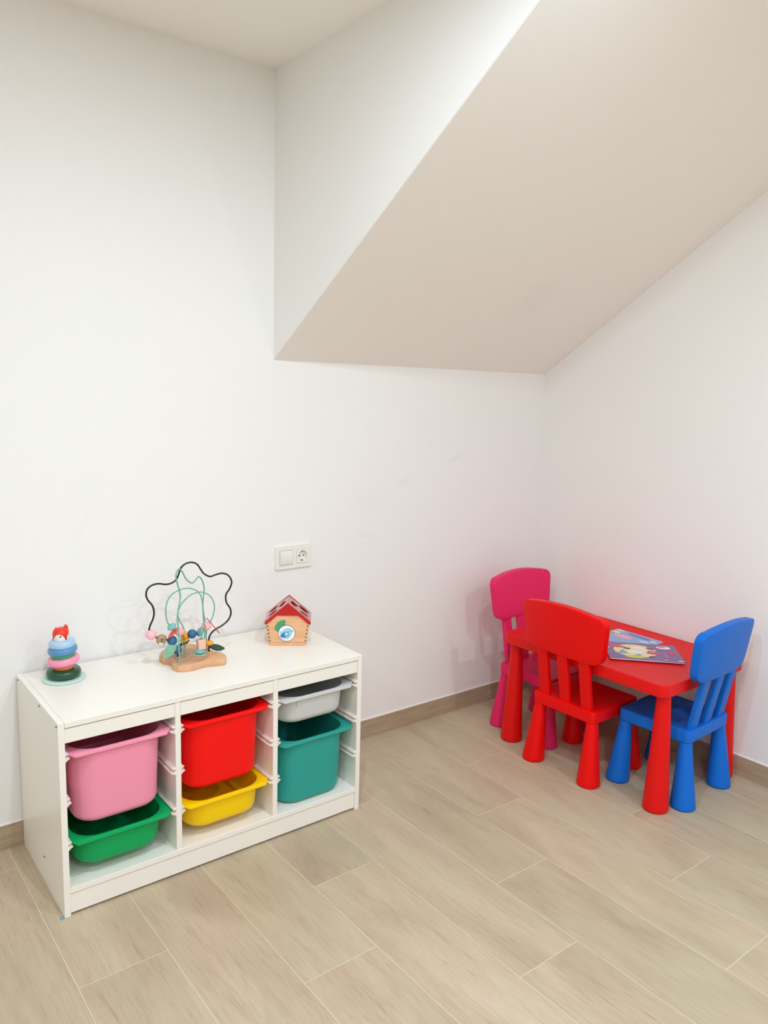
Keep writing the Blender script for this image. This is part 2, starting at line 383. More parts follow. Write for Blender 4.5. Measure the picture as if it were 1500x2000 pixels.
# ------------------------------------------------------------------ children's chairs
def leg_bm(x, y, xt, yt, ztop, rb=.0443, rt=.023):
    bm = bmesh.new(); n = 36; prof = [(rb-.0055, 0), (rb-.0055, .0032), (rb-.0022, .0034), (rb-.0006, .0048), (rb, .008), (rb-.0008, .02)]
    N = 8
    for i in range(1, N+1):
        u = i/N; prof.append((rb-.0008+(rt-rb)*(u**.92), .02+(ztop-.02)*u))
    rings = []
    for r, z in prof:
        u = z/ztop; cx, cy = x+(xt-x)*u, y+(yt-y)*u
        rings.append([(cx+r*math.cos(2*math.pi*i/n), cy+r*math.sin(2*math.pi*i/n), z) for i in range(n)])
    loft(bm, rings); return bm
M_FOOT = {}
def make_chair(rgb, label, x, y, th):
    """local: +x forward (sitter's direction), y to the left"""
    m = mat('chair_plastic', rgb, rough=.45, spec=.25, noise=.02, nscale=250, bump=.02, bscale=900)
    t = thing('childrens_chair', label, 'chair', (x, y, 0), th)
    zt, thk = .2873, .047
    # seat: slab with rounded corners, slightly wider in front, dished top
    def outl(ins): 
        pts = []
        c = [(.1255, .1481), (-.1588, .1456), (-.1588, -.1456), (.1255, -.1481)]; rad = [.020, .020, .020, .020]
        for i, (px, py) in enumerate(c):
            a = Vector(c[i-1])-Vector(c[i]); b_ = Vector(c[(i+1) % 4])-Vector(c[i]); a.normalize(); b_.normalize(); C = Vector(c[i])
            for k in range(7):
                u = k/6; A_ = C+a*rad[i]; B_ = C+b_*rad[i]; q = A_*(1-u)**2+C*2*u*(1-u)+B_*u*u
                s = (.155-ins)/.155; pts.append((q.x*s+(-.0166)*(1-s), q.y*s))
        return pts
    bm = bmesh.new()
    loft(bm, [[(a, b_, zt-thk) for a, b_ in outl(.004)], [(a, b_, zt-thk+.0035) for a, b_ in outl(.0005)], [(a, b_, zt-.005) for a, b_ in outl(0)], [(a, b_, zt-.0015) for a, b_ in outl(.0012)], [(a, b_, zt) for a, b_ in outl(.004)], [(a, b_, zt-.0004) for a, b_ in outl(.014)], [(a, b_, zt-.0022) for a, b_ in outl(.022)]])
    obj('seat', bm, m, t, smooth=35)
    for (sx, lx, ly) in ((1, .1144, .139), (1, .1144, -.139), (0, -.1504+.012, .1327), (0, -.1504+.012, -.1327)):
        bx = lx-(.012 if not sx else 0)
        obj('leg', leg_bm(bx, ly, bx*.925+(-.004 if sx else .004), ly*.925, zt-thk+.001), m, t, smooth=40)
    # backrest panel: rounded trapezoid with arched top, curved around the sitter
    zb, zp, vb, vt, tp, kk = .4758, .6776, -.1771, -.2028, .033, .4232
    Hh = zp-zb
    Wb, Wt, rad = .1729, .1944, .0405
    pts = []
    c = [(-Wb, 0), (Wb, 0), (Wt, Hh-.015), (-Wt, Hh-.015)]
    for i in range(4):
        C = Vector(c[i]); a = (Vector(c[i-1])-C).normalized(); b_ = (Vector(c[(i+1) % 4])-C).normalized(); r_ = rad*1.12
        for k in range(9):
            u = k/8; pts.append(tuple((C+a*r_)*(1-u)**2+C*2*u*(1-u)+(C+b_*r_)*u*u))
        if i == 2:
            for k in range(1, 12):
                u = k/12; xx = (Wt-r_)*(1-2*u); pts.append((xx, Hh-.015+.015*(1-(xx/(Wt-r_))**2)))
        if i == 0:
            for k in range(1, 12): pts.append((-(Wb-r_)+2*(Wb-r_)*k/12, 0))
    def place(a, h, e):
        u = h/Hh; return (vb+(vt-vb)*u+e+kk*a*a, a, zb+h)
    def rg(ins, e):
        cy = Hh*.5; out = []
        for a, h in pts:
            d = Vector((a, h-cy)); l = d.length; d *= (l-ins)/l; out.append(place(d.x, d.y+cy, e))
        return out
    bm = bmesh.new(); h2 = tp/2
    # surface rings shrink towards the middle so the curved faces are real geometry
    fr = [1, .8, .6, .4, .2]
    def rs(f, e, base=.006):
        cy = Hh*.5; out = []
        for a, h in pts:
            d = Vector((a, h-cy)); l = d.length; d *= f*(l-base)/l; out.append(place(d.x, d.y+cy, e))
        return out
    rings = [rs(f, -h2) for f in (.2, .4, .6, .8)] + [rg(.0042, -h2), rg(.0016, -h2+.0007), rg(.0004, -h2+.0022), rg(0, -h2+.0045), rg(0, h2-.0045), rg(.0004, h2-.0022), rg(.0016, h2-.0007), rg(.0042, h2)] + [rs(f, h2) for f in (.8, .6, .4, .2)]
    loft(bm, rings); obj('backrest', bm, m, t, smooth=50)
    # three slats
    for a0 in (.098, .0, -.098):
        bm = bmesh.new(); w = .0235; rings = []
        for z in (zt-.004, zt+.01, .34, .39, .44, zb+.004, zb+.02):
            u = (z-zt)/(zb-zt); v0 = -.140+(vb+kk*a0*a0*.8+.140)*u; ac = a0*(1.0-.02*u)
            rings.append([(v0+py, ac+px, z) for px, py in rrect(w, .0105, .005, 4)])
        loft(bm, rings); obj('back_slat', bm, m, t, smooth=40)
    return t
make_chair((236, 0, 0), "red plastic children's chair backed towards the camera beside the red table", -.3959, -.6665, .029)
make_chair((12, 108, 210), "blue plastic children's chair at the near end of the red table", -.2682, -.9482, 1.6174)
make_chair((234, 38, 100), "pink plastic children's chair at the far end of the red table near the corner", -.2835, -.3743, -1.5322)

# ------------------------------------------------------------------ children's table
M_TRED = mat('red_table_plastic', (228, 6, 4), rough=.45, spec=.3, noise=.02, nscale=200, bump=.05, bscale=1200)
tb = thing('childrens_table', "low red plastic children's table against the right wall", 'table', (-.2680, -.7077, 0), .0022)
TH, TT, w2, l2 = .4732, .0445, .27, .3774
def to(ins, rad=.032): return rrect(w2-ins, l2-ins, max(rad-ins, .004), 8)
bm = bmesh.new()
loft(bm, [[(a, b_, z) for a, b_ in to(i)] for z, i in ((TH-.012, .006), (TH-TT+.001, .0045), (TH-TT, .003), (TH-TT+.002, .001), (TH-.006, 0), (TH-.002, .001), (TH, .004), (TH, .007), (TH-.001, .010))])
obj('tabletop', bm, M_TRED, tb, smooth=35)
for sx in (-1, 1):
    for sy in (-1, 1):
        obj('leg', leg_bm(sx*.2200, sy*.346, sx*.2190, sy*.343, TH-.0125, .0455, .0232), M_TRED, tb, smooth=40)

# ------------------------------------------------------------------ booklets on the table
def book(name, label, c, ux, uy, w, d, z0, th, base, shapes, edge=(235, 232, 230)):
    """c corner, unit dirs ux,uy; shapes drawn as thin inks on the cover"""
    t = thing(name, label, 'book', (c[0], c[1], z0), math.atan2(ux[1], ux[0]))
    bm = bmesh.new(); prism(bm, rrect(w/2, d/2, .008, 5, w/2, d/2), 'z', 0, th-.0006)
    obj('pages', bm, mat('paper', edge, rough=.7), t)
    bm = bmesh.new(); prism(bm, rrect(w/2, d/2, .008, 5, w/2, d/2), 'z', th-.0006, th)
    obj('cover', bm, mat('glossy_cover', base, rough=.3), t)
    mats = []; bm = bmesh.new()
    for i, (rgb, poly) in enumerate(shapes):
        mats.append(mat('printed_ink', rgb, rough=.3))
        z = th+.00005+.00006*i
        f = bm.faces.new([bm.verts.new((a*w, b_*d, z)) for a, b_ in poly]); f.material_index = i
    o = obj('cover_print', bm, mats, t)
    return t
def ell(cx, cy, rx, ry, rot=0, n=20):
    r = math.radians(rot)
    return [(cx+rx*math.cos(2*math.pi*i/n)*math.cos(r)-ry*math.sin(2*math.pi*i/n)*math.sin(r), cy+rx*math.cos(2*math.pi*i/n)*math.sin(r)+ry*math.sin(2*math.pi*i/n)*math.cos(r)) for i in range(n)]
def rc(x0, x1, y0, y1): return [(x0, y0), (x1, y0), (x1, y1), (x0, y1)]
# light blue one lies square to the table; x runs towards the camera end (-y), y runs to the wall (+x)
book('picture_booklet', 'light blue picture booklet partly under the purple one on the red table', (-.305, -.582), (.002, -1), (1, .002), .215, .205, TH, .0035, (132, 172, 214), [
    ((232, 238, 240), ell(.10, .93, .09, .03)), ((222, 232, 205), ell(.10, .76, .10, .075)), ((140, 178, 122), ell(.02, .68, .12, .07)),
    ((240, 160, 178), [(.14, .58), (.22, .70), (.42, .74), (.58, .64), (.52, .54), (.26, .50)]), ((246, 182, 194), [(.24, .60), (.34, .66), (.46, .62), (.40, .57)]), ((98, 100, 170), [(.28, .87), (.36, .93), (.78, .90), (.84, .84), (.70, .80), (.40, .83)]),
    ((140, 130, 190), [(.36, .885), (.75, .865), (.75, .85), (.38, .865)]), ((240, 244, 246), ell(.80, .66, .12, .03)), ((236, 242, 244), ell(.90, .80, .07, .03))])
book('activity_booklet', 'purple picture booklet with a round colourful print, on top of the blue one', (-.4560, -.800), (.693, -.721), (.721, .693), .272, .205, TH+.0038, .0035, (122, 98, 146), [
    ((226, 216, 150), ell(.40, .52, .30, .38)), ((200, 206, 66), ell(.36, .18, .13, .08)), ((214, 66, 96), ell(.16, .74, .13, .07, -20)), ((104, 164, 196), [(.12, .30), (.30, .34), (.22, .56)]),
    ((236, 226, 214), [(.26, .40), (.46, .34), (.52, .52), (.32, .62)]), ((236, 226, 214), [(.34, .66), (.56, .58), (.58, .70), (.40, .80)]), ((58, 46, 56), [(.24, .62), (.33, .58), (.35, .66), (.27, .70)]), ((100, 158, 190), [(.34, .24), (.46, .26), (.44, .36)]),
    ((238, 206, 198), [(.44, .24), (.56, .22), (.60, .34), (.48, .36)]), ((66, 54, 60), [(.56, .70), (.66, .62), (.68, .68), (.60, .77)]), ((206, 62, 96), [(.54, .40), (.68, .34), (.70, .54), (.58, .58)]), ((222, 96, 126), [(.58, .44), (.66, .42), (.66, .50), (.60, .51)]), ((66, 54, 60), [(.54, .19), (.62, .20), (.64, .27), (.56, .25)]),
    ((206, 70, 150), rc(.76, .80, .18, .50)), ((206, 70, 150), rc(.755, .815, .20, .24)), ((206, 70, 150), rc(.755, .815, .40, .44)), ((206, 60, 110), ell(.88, .48, .022, .14)), ((214, 56, 96), ell(.93, .52, .018, .10)),
    ((236, 228, 232), ell(.82, .80, .10, .10)), ((224, 120, 130), ell(.80, .84, .06, .05)), ((232, 232, 236), ell(.95, .06, .045, .03)), ((200, 190, 214), ell(.76, .07, .03, .03)), ((214, 208, 224), ell(.03, .62, .02, .05))])

# ------------------------------------------------------------------ stacking ring toy with fox head
def ringprof(r, h, round_=.5):
    n = 8; pr = []
    e = min(h/2, r*.6)*1.0
    for i in range(n+1):
        a = math.radians(-90+180*i/n); pr.append((r-e*round_*1.4+e*round_*1.4*math.cos(a), h/2+h/2*math.sin(a)))
    return pr
sx, sy = -2.233, -.118
st = thing('stacking_toy', 'stacking toy of coloured rings topped by a red and white fox head', 'toy', (sx, sy, CH))
def ring_part(name, rgb, r, z, h, dx=0, dy=0, tx=0, ty=0, label=None, rough=.28):
    bm = bmesh.new(); lathe(bm, ringprof(r, h), 44)
    bmesh.ops.transform(bm, verts=bm.verts, matrix=Matrix.Translation((dx, dy, z+h/2)) @ Matrix.Rotation(math.radians(tx), 4, 'X') @ Matrix.Rotation(math.radians(ty), 4, 'Y') @ Matrix.Translation((0, 0, -h/2)))
    o = obj(name, bm, mat('lacquer', rgb, rough=rough, coat=.3), st, smooth=60)
    if label: o['label'] = label
bm = bmesh.new(); lathe(bm, [(.060, 0), (.0625, .0012), (.0625, .0048), (.0605, .0062), (.05, .0066)], 56)
o = obj('base_plate', bm, mat('mint_lacquer', (196, 222, 212), rough=.4), st, smooth=40)
bm = bmesh.new(); lathe(bm, [(.0045, .006), (.0045, .120)], 16); obj('peg', bm, mat('beech', (214, 170, 120)), st)
ring_part('ring', (8, 72, 42), .0500, .0070, .026, label='dark green ring')
ring_part('ring', (236, 148, 84), .0310, .0315, .019, .0, 0, label='orange ring')
ring_part('ring', (247, 150, 180), .0465, .0480, .023, .001, 0, 0, -6, label='pink ring')
ring_part('ring', (48, 168, 106), .0355, .0700, .014, -.001, 0, 0, -5, label='green ring')
ring_part('ring', (84, 142, 190), .0425, .0815, .0205, -.001, 0, 0, -6, label='blue ring')
ring_part('ring', (170, 202, 232), .0380, .0985, .025, -.002, 0, 0, -3, label='light blue ring')
# fox head: a rounded cylinder, its white cheeks and face marks
fox = bpy.data.objects.new('fox_head', None); COL.objects.link(fox); fox.parent = st
fox.rotation_euler = (0, math.radians(-4), math.radians(12))
fox.location = (-.003, 0, .1225)
M_FR = mat('fox_red', (232, 52, 22), rough=.35); M_FW = mat('fox_white', (240, 234, 228), rough=.4); M_BK = mat('black_lacquer', (22, 20, 20), rough=.25)
RF = .0240
prof0 = [(.020, 0), (.0232, .0015), (RF, .006), (RF, .014), (.0238, .020), (.0228, .0255), (.0205, .0305), (.0165, .0345), (.010, .0368), (.003, .0375)]
prof = []
for (r0, z0_), (r1, z1_) in zip(prof0[:-1], prof0[1:]):
    m_ = max(1, int(math.hypot(r1-r0, z1_-z0_)/.0006))
    prof += [(r0+(r1-r0)*i/m_, z0_+(z1_-z0_)*i/m_) for i in range(m_)]
prof.append(prof0[-1])
bm = bmesh.new(); lathe(bm, prof, 180)
MZ = -84      # azimuth of the muzzle
for f in bm.faces:      # white cheeks either side of the pointed red muzzle stripe, below the curved brow
    c = f.calc_center_median(); a = math.degrees(math.atan2(c.y, c.x)); d = abs((a-MZ+180) % 360-180)
    brow = .0235-.0000075*abs(d-48)**2
    stripe = 3+max(0, c.z-.005)*1350
    if (stripe < d < 105 and c.z < brow) or (c.z < .0045 and d < 100): f.material_index = 1
obj('head', bm, [M_FR, M_FW], fox, smooth=60)
ma = math.radians(MZ)
for q in (-1, 1):
    ea = ma+q*math.radians(80); c = Vector((.0150*math.cos(ea), .0150*math.sin(ea), 0))
    bm = bmesh.new(); ur = Vector((-math.sin(ea), math.cos(ea), 0)); vr = Vector((math.cos(ea), math.sin(ea), 0))
    rings = []
    for k, (w_, t_, z_, o_) in enumerate(((.0085, .0060, .026, 0), (.0078, .0050, .033, .0006), (.0058, .0038, .0380, .0012), (.0036, .0026, .0415, .0016), (.0014, .0012, .0432, .0018))):
        rings.append([c+vr*(o_+w_*math.cos(h))+ur*(t_*math.sin(h))+Vector((0, 0, z_)) for h in [2*math.pi*i/20 for i in range(20)]])
    loft(bm, rings); obj('ear', bm, M_FR, fox, smooth=60)
    ya = ma+q*math.radians(36); c = Vector((.0232*math.cos(ya), .0232*math.sin(ya), .0165))
    bm = bmesh.new(); ball(bm, c, .0032, (.45, 1, .9), Matrix.Rotation(ya, 3, 'Z')); obj('eye', bm, M_BK, fox, smooth=60)
bm = bmesh.new(); c = Vector((.0236*math.cos(ma), .0236*math.sin(ma), .0068)); ball(bm, c, .0033, (.7, 1, .8), Matrix.Rotation(ma, 3, 'Z')); obj('nose', bm, M_BK, fox, smooth=60)

# ------------------------------------------------------------------ bead maze
mz = thing('bead_maze', 'wire bead maze with wooden base and pastel beads', 'toy', (-1.85, -.17, CH))
off = Vector((-1.85, -.17, CH))
def L_(p): return tuple(Vector(p)-off)
BASE = [(-1.942,-.138),(-1.916,-.094),(-1.880,-.072),(-1.843,-.066),(-1.806,-.080),(-1.785,-.135),(-1.776,-.190),(-1.762,-.222),(-1.764,-.258),(-1.786,-.279),(-1.841,-.266),(-1.886,-.272),(-1.921,-.264),(-1.936,-.236),(-1.924,-.190),(-1.938,-.165)]
sp = spline([(x, y, 0) for x, y in BASE]+[(BASE[0][0], BASE[0][1], 0)], 5)[:-1]
cx = sum(v.x for v in sp)/len(sp); cy = sum(v.y for v in sp)/len(sp)
def br(s, z): return [L_((cx+(v.x-cx)*s, cy+(v.y-cy)*s, CH+z)) for v in sp]
M_BW = wood('natural_beech', (172, 128, 98), (200, 158, 124), scale=(8, 40, 8)); M_BW2 = wood('oiled_beech_edge', (214, 160, 116), (228, 178, 136), scale=(8, 30, 8))
bm = bmesh.new(); loft(bm, [br(.98, 0), br(1, .002), br(1, .018), br(.985, .0205), br(.97, .021)]); obj('wooden_base', bm, M_BW2, mz, smooth=40)
bm = bmesh.new()
cc = (-1.868, -.205)
loft(bm, [[L_((cc[0]+.062*k*math.cos(a)*1.05, cc[1]+.052*k*math.sin(a), CH+z)) for a in [2*math.pi*i/48 for i in range(48)]] for k, z in ((1, .020), (1, .0225), (.97, .0238))])
obj('raised_disc', bm, M_BW, mz, smooth=40)
BLACK = [(-1.9916,-.185,.6854),(-1.9879,-.185,.7025),(-1.9788,-.185,.7209),(-1.9747,-.185,.7423),(-1.9802,-.185,.7651),(-1.994,-.185,.7847),(-1.9991,-.185,.8007),(-1.9956,-.185,.8176),(-1.9823,-.185,.8289),(-1.9603,-.185,.8325),(-1.9359,-.185,.8271),(-1.9157,-.185,.8289),(-1.8997,-.185,.839),(-1.8915,-.185,.8568),(-1.8844,-.185,.8737),(-1.8694,-.185,.8852),(-1.8485,-.185,.888),(-1.8299,-.185,.8796),(-1.8172,-.185,.8612),(-1.8055,-.185,.8451),(-1.7852,-.185,.8335),(-1.7659,-.185,.8368),(-1.7415,-.185,.839),(-1.7193,-.185,.8287),(-1.7074,-.185,.8062),(-1.7145,-.185,.7839),(-1.7282,-.185,.7648),(-1.7271,-.185,.7389),(-1.7134,-.185,.7158),(-1.711,-.185,.6942),(-1.7223,-.185,.6748),(-1.7423,-.185,.6616),(-1.767,-.185,.6517),(-1.7842,-.185,.6383),(-1.7909,-.185,.6188),(-1.790,-.185,.575)]
BLACK = [(-1.897,-.185,.575),(-1.901,-.185,.607),(-1.917,-.185,.637),(-1.950,-.185,.652),(-1.984,-.185,.668)] + BLACK
G1 = [(-1.9226,-.2546,.575),(-1.9237,-.2555,.6351),(-1.9276,-.259,.7028),(-1.9305,-.2616,.7367),(-1.9244,-.2562,.7671),(-1.9149,-.2477,.7899),(-1.9179,-.2504,.817),(-1.9298,-.261,.8469),(-1.9352,-.2658,.8743),(-1.9218,-.2538,.8878),(-1.904,-.2379,.8756),(-1.8824,-.2187,.8449),(-1.8524,-.1919,.822),(-1.8328,-.1745,.8226),(-1.8107,-.1548,.83),(-1.7886,-.1351,.8085),(-1.7786,-.1262,.7797),(-1.7831,-.1302,.7531),(-1.7877,-.1343,.7267),(-1.782,-.1292,.6916),(-1.772,-.1203,.6522),(-1.7763,-.1218,.6157),(-1.7902,-.1335,.575)]
G2 = [(-1.885,-.205,.60),(-1.900,-.205,.665),(-1.925,-.205,.692),(-1.9394,-.205,.7085),(-1.9445,-.205,.7359),(-1.9434,-.205,.7622),(-1.9337,-.205,.7872),(-1.9155,-.205,.8022),(-1.8905,-.205,.8099),(-1.8676,-.205,.8097),(-1.8422,-.205,.7988),(-1.8271,-.205,.7809),(-1.8215,-.205,.7529),(-1.8194,-.205,.723),(-1.818,-.205,.6931),(-1.812,-.205,.669),(-1.826,-.205,.64),(-1.828,-.205,.575)]
G3 = [(-1.866,-.17,.575),(-1.868,-.17,.632),(-1.8706,-.17,.6676),(-1.8849,-.17,.6974),(-1.8898,-.17,.7232),(-1.8807,-.17,.7467),(-1.8619,-.17,.7666),(-1.8383,-.17,.7792),(-1.8098,-.17,.7816),(-1.781,-.17,.7665),(-1.7654,-.17,.7411),(-1.7631,-.17,.7174),(-1.7681,-.17,.6948),(-1.7768,-.17,.6775),(-1.790,-.17,.655),(-1.793,-.17,.62),(-1.79,-.17,.575)]
G2[0] = (-1.880, -.205, .575)
M_GW = mat('green_wire', (104, 178, 148), rough=.3, coat=.4)
def wire(P, r, m, label):
    bm = bmesh.new(); tube(bm, [L_(p) for p in P], r, 10); o = obj('wire', bm, m, mz, smooth=80); o['label'] = label
wire(BLACK, .0029, M_BK, 'thick black wavy wire'); wire(G1, .0023, M_GW, 'tall green wire'); wire(G2, .0020, M_GW, 'green wire arch on the left'); wire(G3, .0020, M_GW, 'green wire arch on the right')
def bead(rgb, p, r, sc=(1, 1, 1), d=(0, 0, 1), label=None, m=None):
    bm = bmesh.new(); ball(bm, L_(p), r, sc, rot_to(d)); o = obj('bead', bm, m or mat('bead_paint', rgb, rough=.4), mz, smooth=80)
    if label: o['label'] = label
    return o
PINK, BLU, TEA, ORG = (250, 188, 194), (46, 104, 146), (128, 188, 180), (240, 166, 32)
bead(PINK, (-1.986, -.185, .672), .0168, label='pink ball bead at the left end'); wb = bead(None, (-1.9545, -.190, .652), .0168, (1, .8, 1), m=wood('bead_wood', (170, 130, 96), (196, 156, 118)), label='round wooden bead with a white and green mark')
bm = bmesh.new()
for (dx, dz, c) in ((.004, -.001, 0), (.008, .003, 0), (.005, .006, 0), (-.001, -.007, 1), (.005, -.010, 1)):
    ball(bm, L_((-1.9545+dx-.0085, -.190-.0125, .652+dz-.001)), .0034, (1, .5, 1), seg=12, mi=c)
obj('bead_mark', bm, [mat('mark_green', (60, 120, 96)), mat('mark_white', (240, 240, 224))], wb)
bead(BLU, (-1.919, -.190, .6415), .0160, label='blue ball bead beside the wooden one'); bead(BLU, (-1.9005, -.185, .6065), .0148, label='lower blue ball bead on the left')
bead(TEA, (-1.926, -.205, .6925), .0150, (1, 1, .62), (-.55, 0, 1), label='teal flat bead at the left'); bead((246, 170, 176), (-1.8975, -.200, .670), .0150, label='pink ball bead in the middle')
bead(ORG, (-1.8770, -.185, .6535), .0172, (.95, .95, .55), (1, 0, .12), label='orange disc bead standing'); bead(ORG, (-1.8705, -.175, .6330), .0150, (1, 1, .6), (-.25, 0, 1), label='orange disc bead lying below')
bead(BLU, (-1.8492, -.185, .6508), .0152, label='blue ball bead in the middle'); bead((112, 164, 162), (-1.823, -.19, .655), .0165, (1, 1, .5), (1, 0, -.7), label='teal disc bead leaning right'); bead((246, 180, 182), (-1.803, -.19, .669), .0155, label='pink ball bead at the right')
bead(ORG, (-1.7905, -.185, .6095), .0150, (1, 1, .62), label='orange disc bead at the right'); bead(TEA, (-1.829, -.200, .5925), .0175, (1, 1, .5), label='teal disc bead on the base')
bm = bmesh.new(); lathe(bm, [(.0205, 0), (.021, .0008), (.021, .0022), (.020, .003)], 36, L_((-1.829, -.200, .5815))); obj('bead_collar', bm, mat('pale_green', (150, 206, 170), rough=.4), mz, smooth=40)
bm = bmesh.new(); box(bm, -.0125, .0125, -.0125, .0125, -.0165, .0165)
bmesh.ops.transform(bm, verts=bm.verts, matrix=Matrix.Translation(L_((-1.825, -.200, .6165))) @ Matrix.Rotation(math.radians(-8), 4, 'Z') @ Matrix.Rotation(math.radians(-4), 4, 'Y'))
cu = obj('bead', bm, wood('peach_wood', (232, 190, 176), (244, 206, 178), scale=(20, 20, 80)), mz, bevel=.002, seg=3); cu['label'] = 'pale peach cube bead'
bm = bmesh.new(); lathe(bm, [(.0052, 0), (.0052, .0009)], 20, L_((-1.824, -.2005, .6328))); obj('hole', bm, M_BK, cu)
def leaf(rgb, a, b_, w, up, label, th=.0022):
    """flat pointed leaf from a to b"""
    A, Bv = Vector(L_(a)), Vector(L_(b_)); d = Bv-A; s = d.cross(Vector(up)).normalized(); nrm = s.cross(d).normalized(); n = 14; rim = []
    for i in range(n+1): u = i/n; rim.append(A+d*u+s*w*math.sin(math.pi*u)**.8)
    for i in range(n-1, 0, -1): u = i/n; rim.append(A+d*u-s*w*math.sin(math.pi*u)**.8)
    bm = bmesh.new(); loft(bm, [[v-nrm*th for v in rim], [v+nrm*th for v in rim]]); o = obj('leaf', bm, mat('leaf_paint', rgb, rough=.45), mz, smooth=30); o['label'] = label
leaf((136, 196, 166), (-1.9515, -.195, .590), (-1.9085, -.20, .636), .016, (.55, -.6, .58), 'light green leaf shape')
leaf((34, 76, 62), (-1.789, -.180, .5960), (-1.7335, -.185, .5795), .0125, (.15, -.6, .8), 'dark green leaf shape')
leaf((222, 74, 74), (-1.940, -.205, .656), (-1.905, -.205, .688), .0065, (0, -1, .6), 'red leaf shape at the left', .0016)
leaf((44, 30, 36), (-1.880, -.15, .606), (-1.842, -.15, .619), .007, (0, -1, .6), 'dark leaf shape at the back', .0018)
for (a, b_) in (((-1.800, -.19, .697), (-1.757, -.195, .6395)), ((-1.797, -.19, .684), (-1.785, -.19, .664))):
    bm = bmesh.new(); tube(bm, [L_(a), L_(b_)], .0016, 8, sub=0); o = obj('red_stick', bm, mat('red_paint', (216, 50, 48), rough=.4), mz, smooth=60)

# ------------------------------------------------------------------ wooden house (shape sorter)
hx, hy = -1.513, -.2235; ha = math.atan2(-.549, .836)
hs = thing('toy_house', 'small wooden house with red roof and bird picture', 'toy', (hx, hy, CH), ha)
M_HW = wood('pale_pine', (222, 166, 118), (238, 188, 142), scale=(5, 5, 46)); M_RED = mat('red_roof_paint', (190, 6, 12), rough=.3, coat=.3); M_DK = mat('hole_dark', (40, 10, 10), rough=.9)
D0, D1 = .006, .106
bm = bmesh.new(); box(bm, -.0620, .0600, .001, .110, 0, .0108); obj('bottom_board', bm, M_HW, hs, bevel=.001)
# body walls, wider at the top, front and back gables rise to the roof
def hwid(z): return .0622+(.0735-.0622)*z/.0765
bm = bmesh.new()
fr_ = [(-hwid(.0118), .0118), (hwid(.0118), .0118), (hwid(.0765), .0765), (.0370, .1090), (-.0370, .1090), (-hwid(.0765), .0765)]
for y0 in (.0005, .1005): prism(bm, fr_, 'y', y0, y0+.009)
for s in (-1, 1):
    a = [(s*hwid(.0118), .0118), (s*hwid(.0765), .0765), (s*(hwid(.0765)-.008), .0765), (s*(hwid(.0118)-.008), .0118)]
    prism(bm, a, 'y', .0095, .1005)
obj('house_body', bm, M_HW, hs, bevel=.0006)
M_END = mat('end_grain', (150, 98, 58), rough=.7)      # finger joints: darker end grain squares
for q in (-1, 1):
    for z in (.0695, .0565, .0435, .0305, .0175):
        x = q*hwid(z); bm = bmesh.new(); box(bm, x-q*.0062 if q > 0 else x-.0002, x+.0002 if q > 0 else x+.0062, .0001, .002, z-.0028, z+.0028); obj('finger_joint', bm, M_END, hs)
# roof: red gable blocks plus two boards with cut outs
apex, tip, tipx = .152, .0775, .0795
def gable(y0, y1):
    bm = bmesh.new()
    prism(bm, [(-tipx, tip), (-tipx, tip+.009), (-.0015, apex+.0005), (.0015, apex+.0005), (tipx, tip+.009), (tipx, tip), (.0735, .0765), (.0368, .1088), (-.0368, .1088), (-.0735, .0765)], 'y', y0, y1)
    return bm
obj('gable_front', gable(-.0035, .0075), M_RED, hs, bevel=.0005)
obj('gable_back', gable(.104, .115), M_RED, hs, bevel=.0005)
M_ROOF = mat('glossy_roof_paint', (168, 30, 42), rough=.25, coat=1.0)
sl = Vector((tipx, 0, -(apex-tip-.009))); ln = sl.length; sl.normalize()
for s in (-1, 1):
    # board in (u along slope, v along depth) built as a grid of cells around the holes
    def P3(u, v, h): return (s*(0.0+sl.x*u+.0*h)+s*h*(-sl.z)*0+s*h*abs(sl.z), v, apex+sl.z*u+h*abs(sl.x))
    y0, y1, th = .0075, .1042, .0045
    holes = {-1: [ell(.030, .052, .021, .026, 8, 4), ell(.074, .028, .021, .017, 0, 24), ell(.074, .080, .021, .018, 0, 24)], 1: [[(.010, .030), (.030, .026), (.050, .060), (.018, .070)], ell(.078, .026, .022, .014, 20, 6), ell(.074, .078, .024, .019, 10, 24)]}[s]
    holes = [[(a*.93, y0+(b_-.0)*.92-.001) for a, b_ in h] for h in holes]
    bm = bmesh.new()
    outer = [(0, y0), (ln, y0), (ln, y1), (0, y1)]
    edges = []
    def loop(ps):
        vs = [bm.verts.new((a, b_, 0)) for a, b_ in ps]
        return [bm.edges.new((vs[i], vs[(i+1) % len(vs)])) for i in range(len(vs))]
    for ps in [outer]+holes: edges += loop(ps)
    r = bmesh.ops.triangle_fill(bm, use_beauty=True, use_dissolve=False, edges=edges)
    ex = bmesh.ops.extrude_face_region(bm, geom=bm.faces[:])
    for g in ex['geom']:
        if isinstance(g, bmesh.types.BMVert): g.co.z = -th
    for v in bm.verts: v.co = Vector(P3(v.co.x, v.co.y, v.co.z))
    obj('roof_board', bm, M_ROOF, hs)
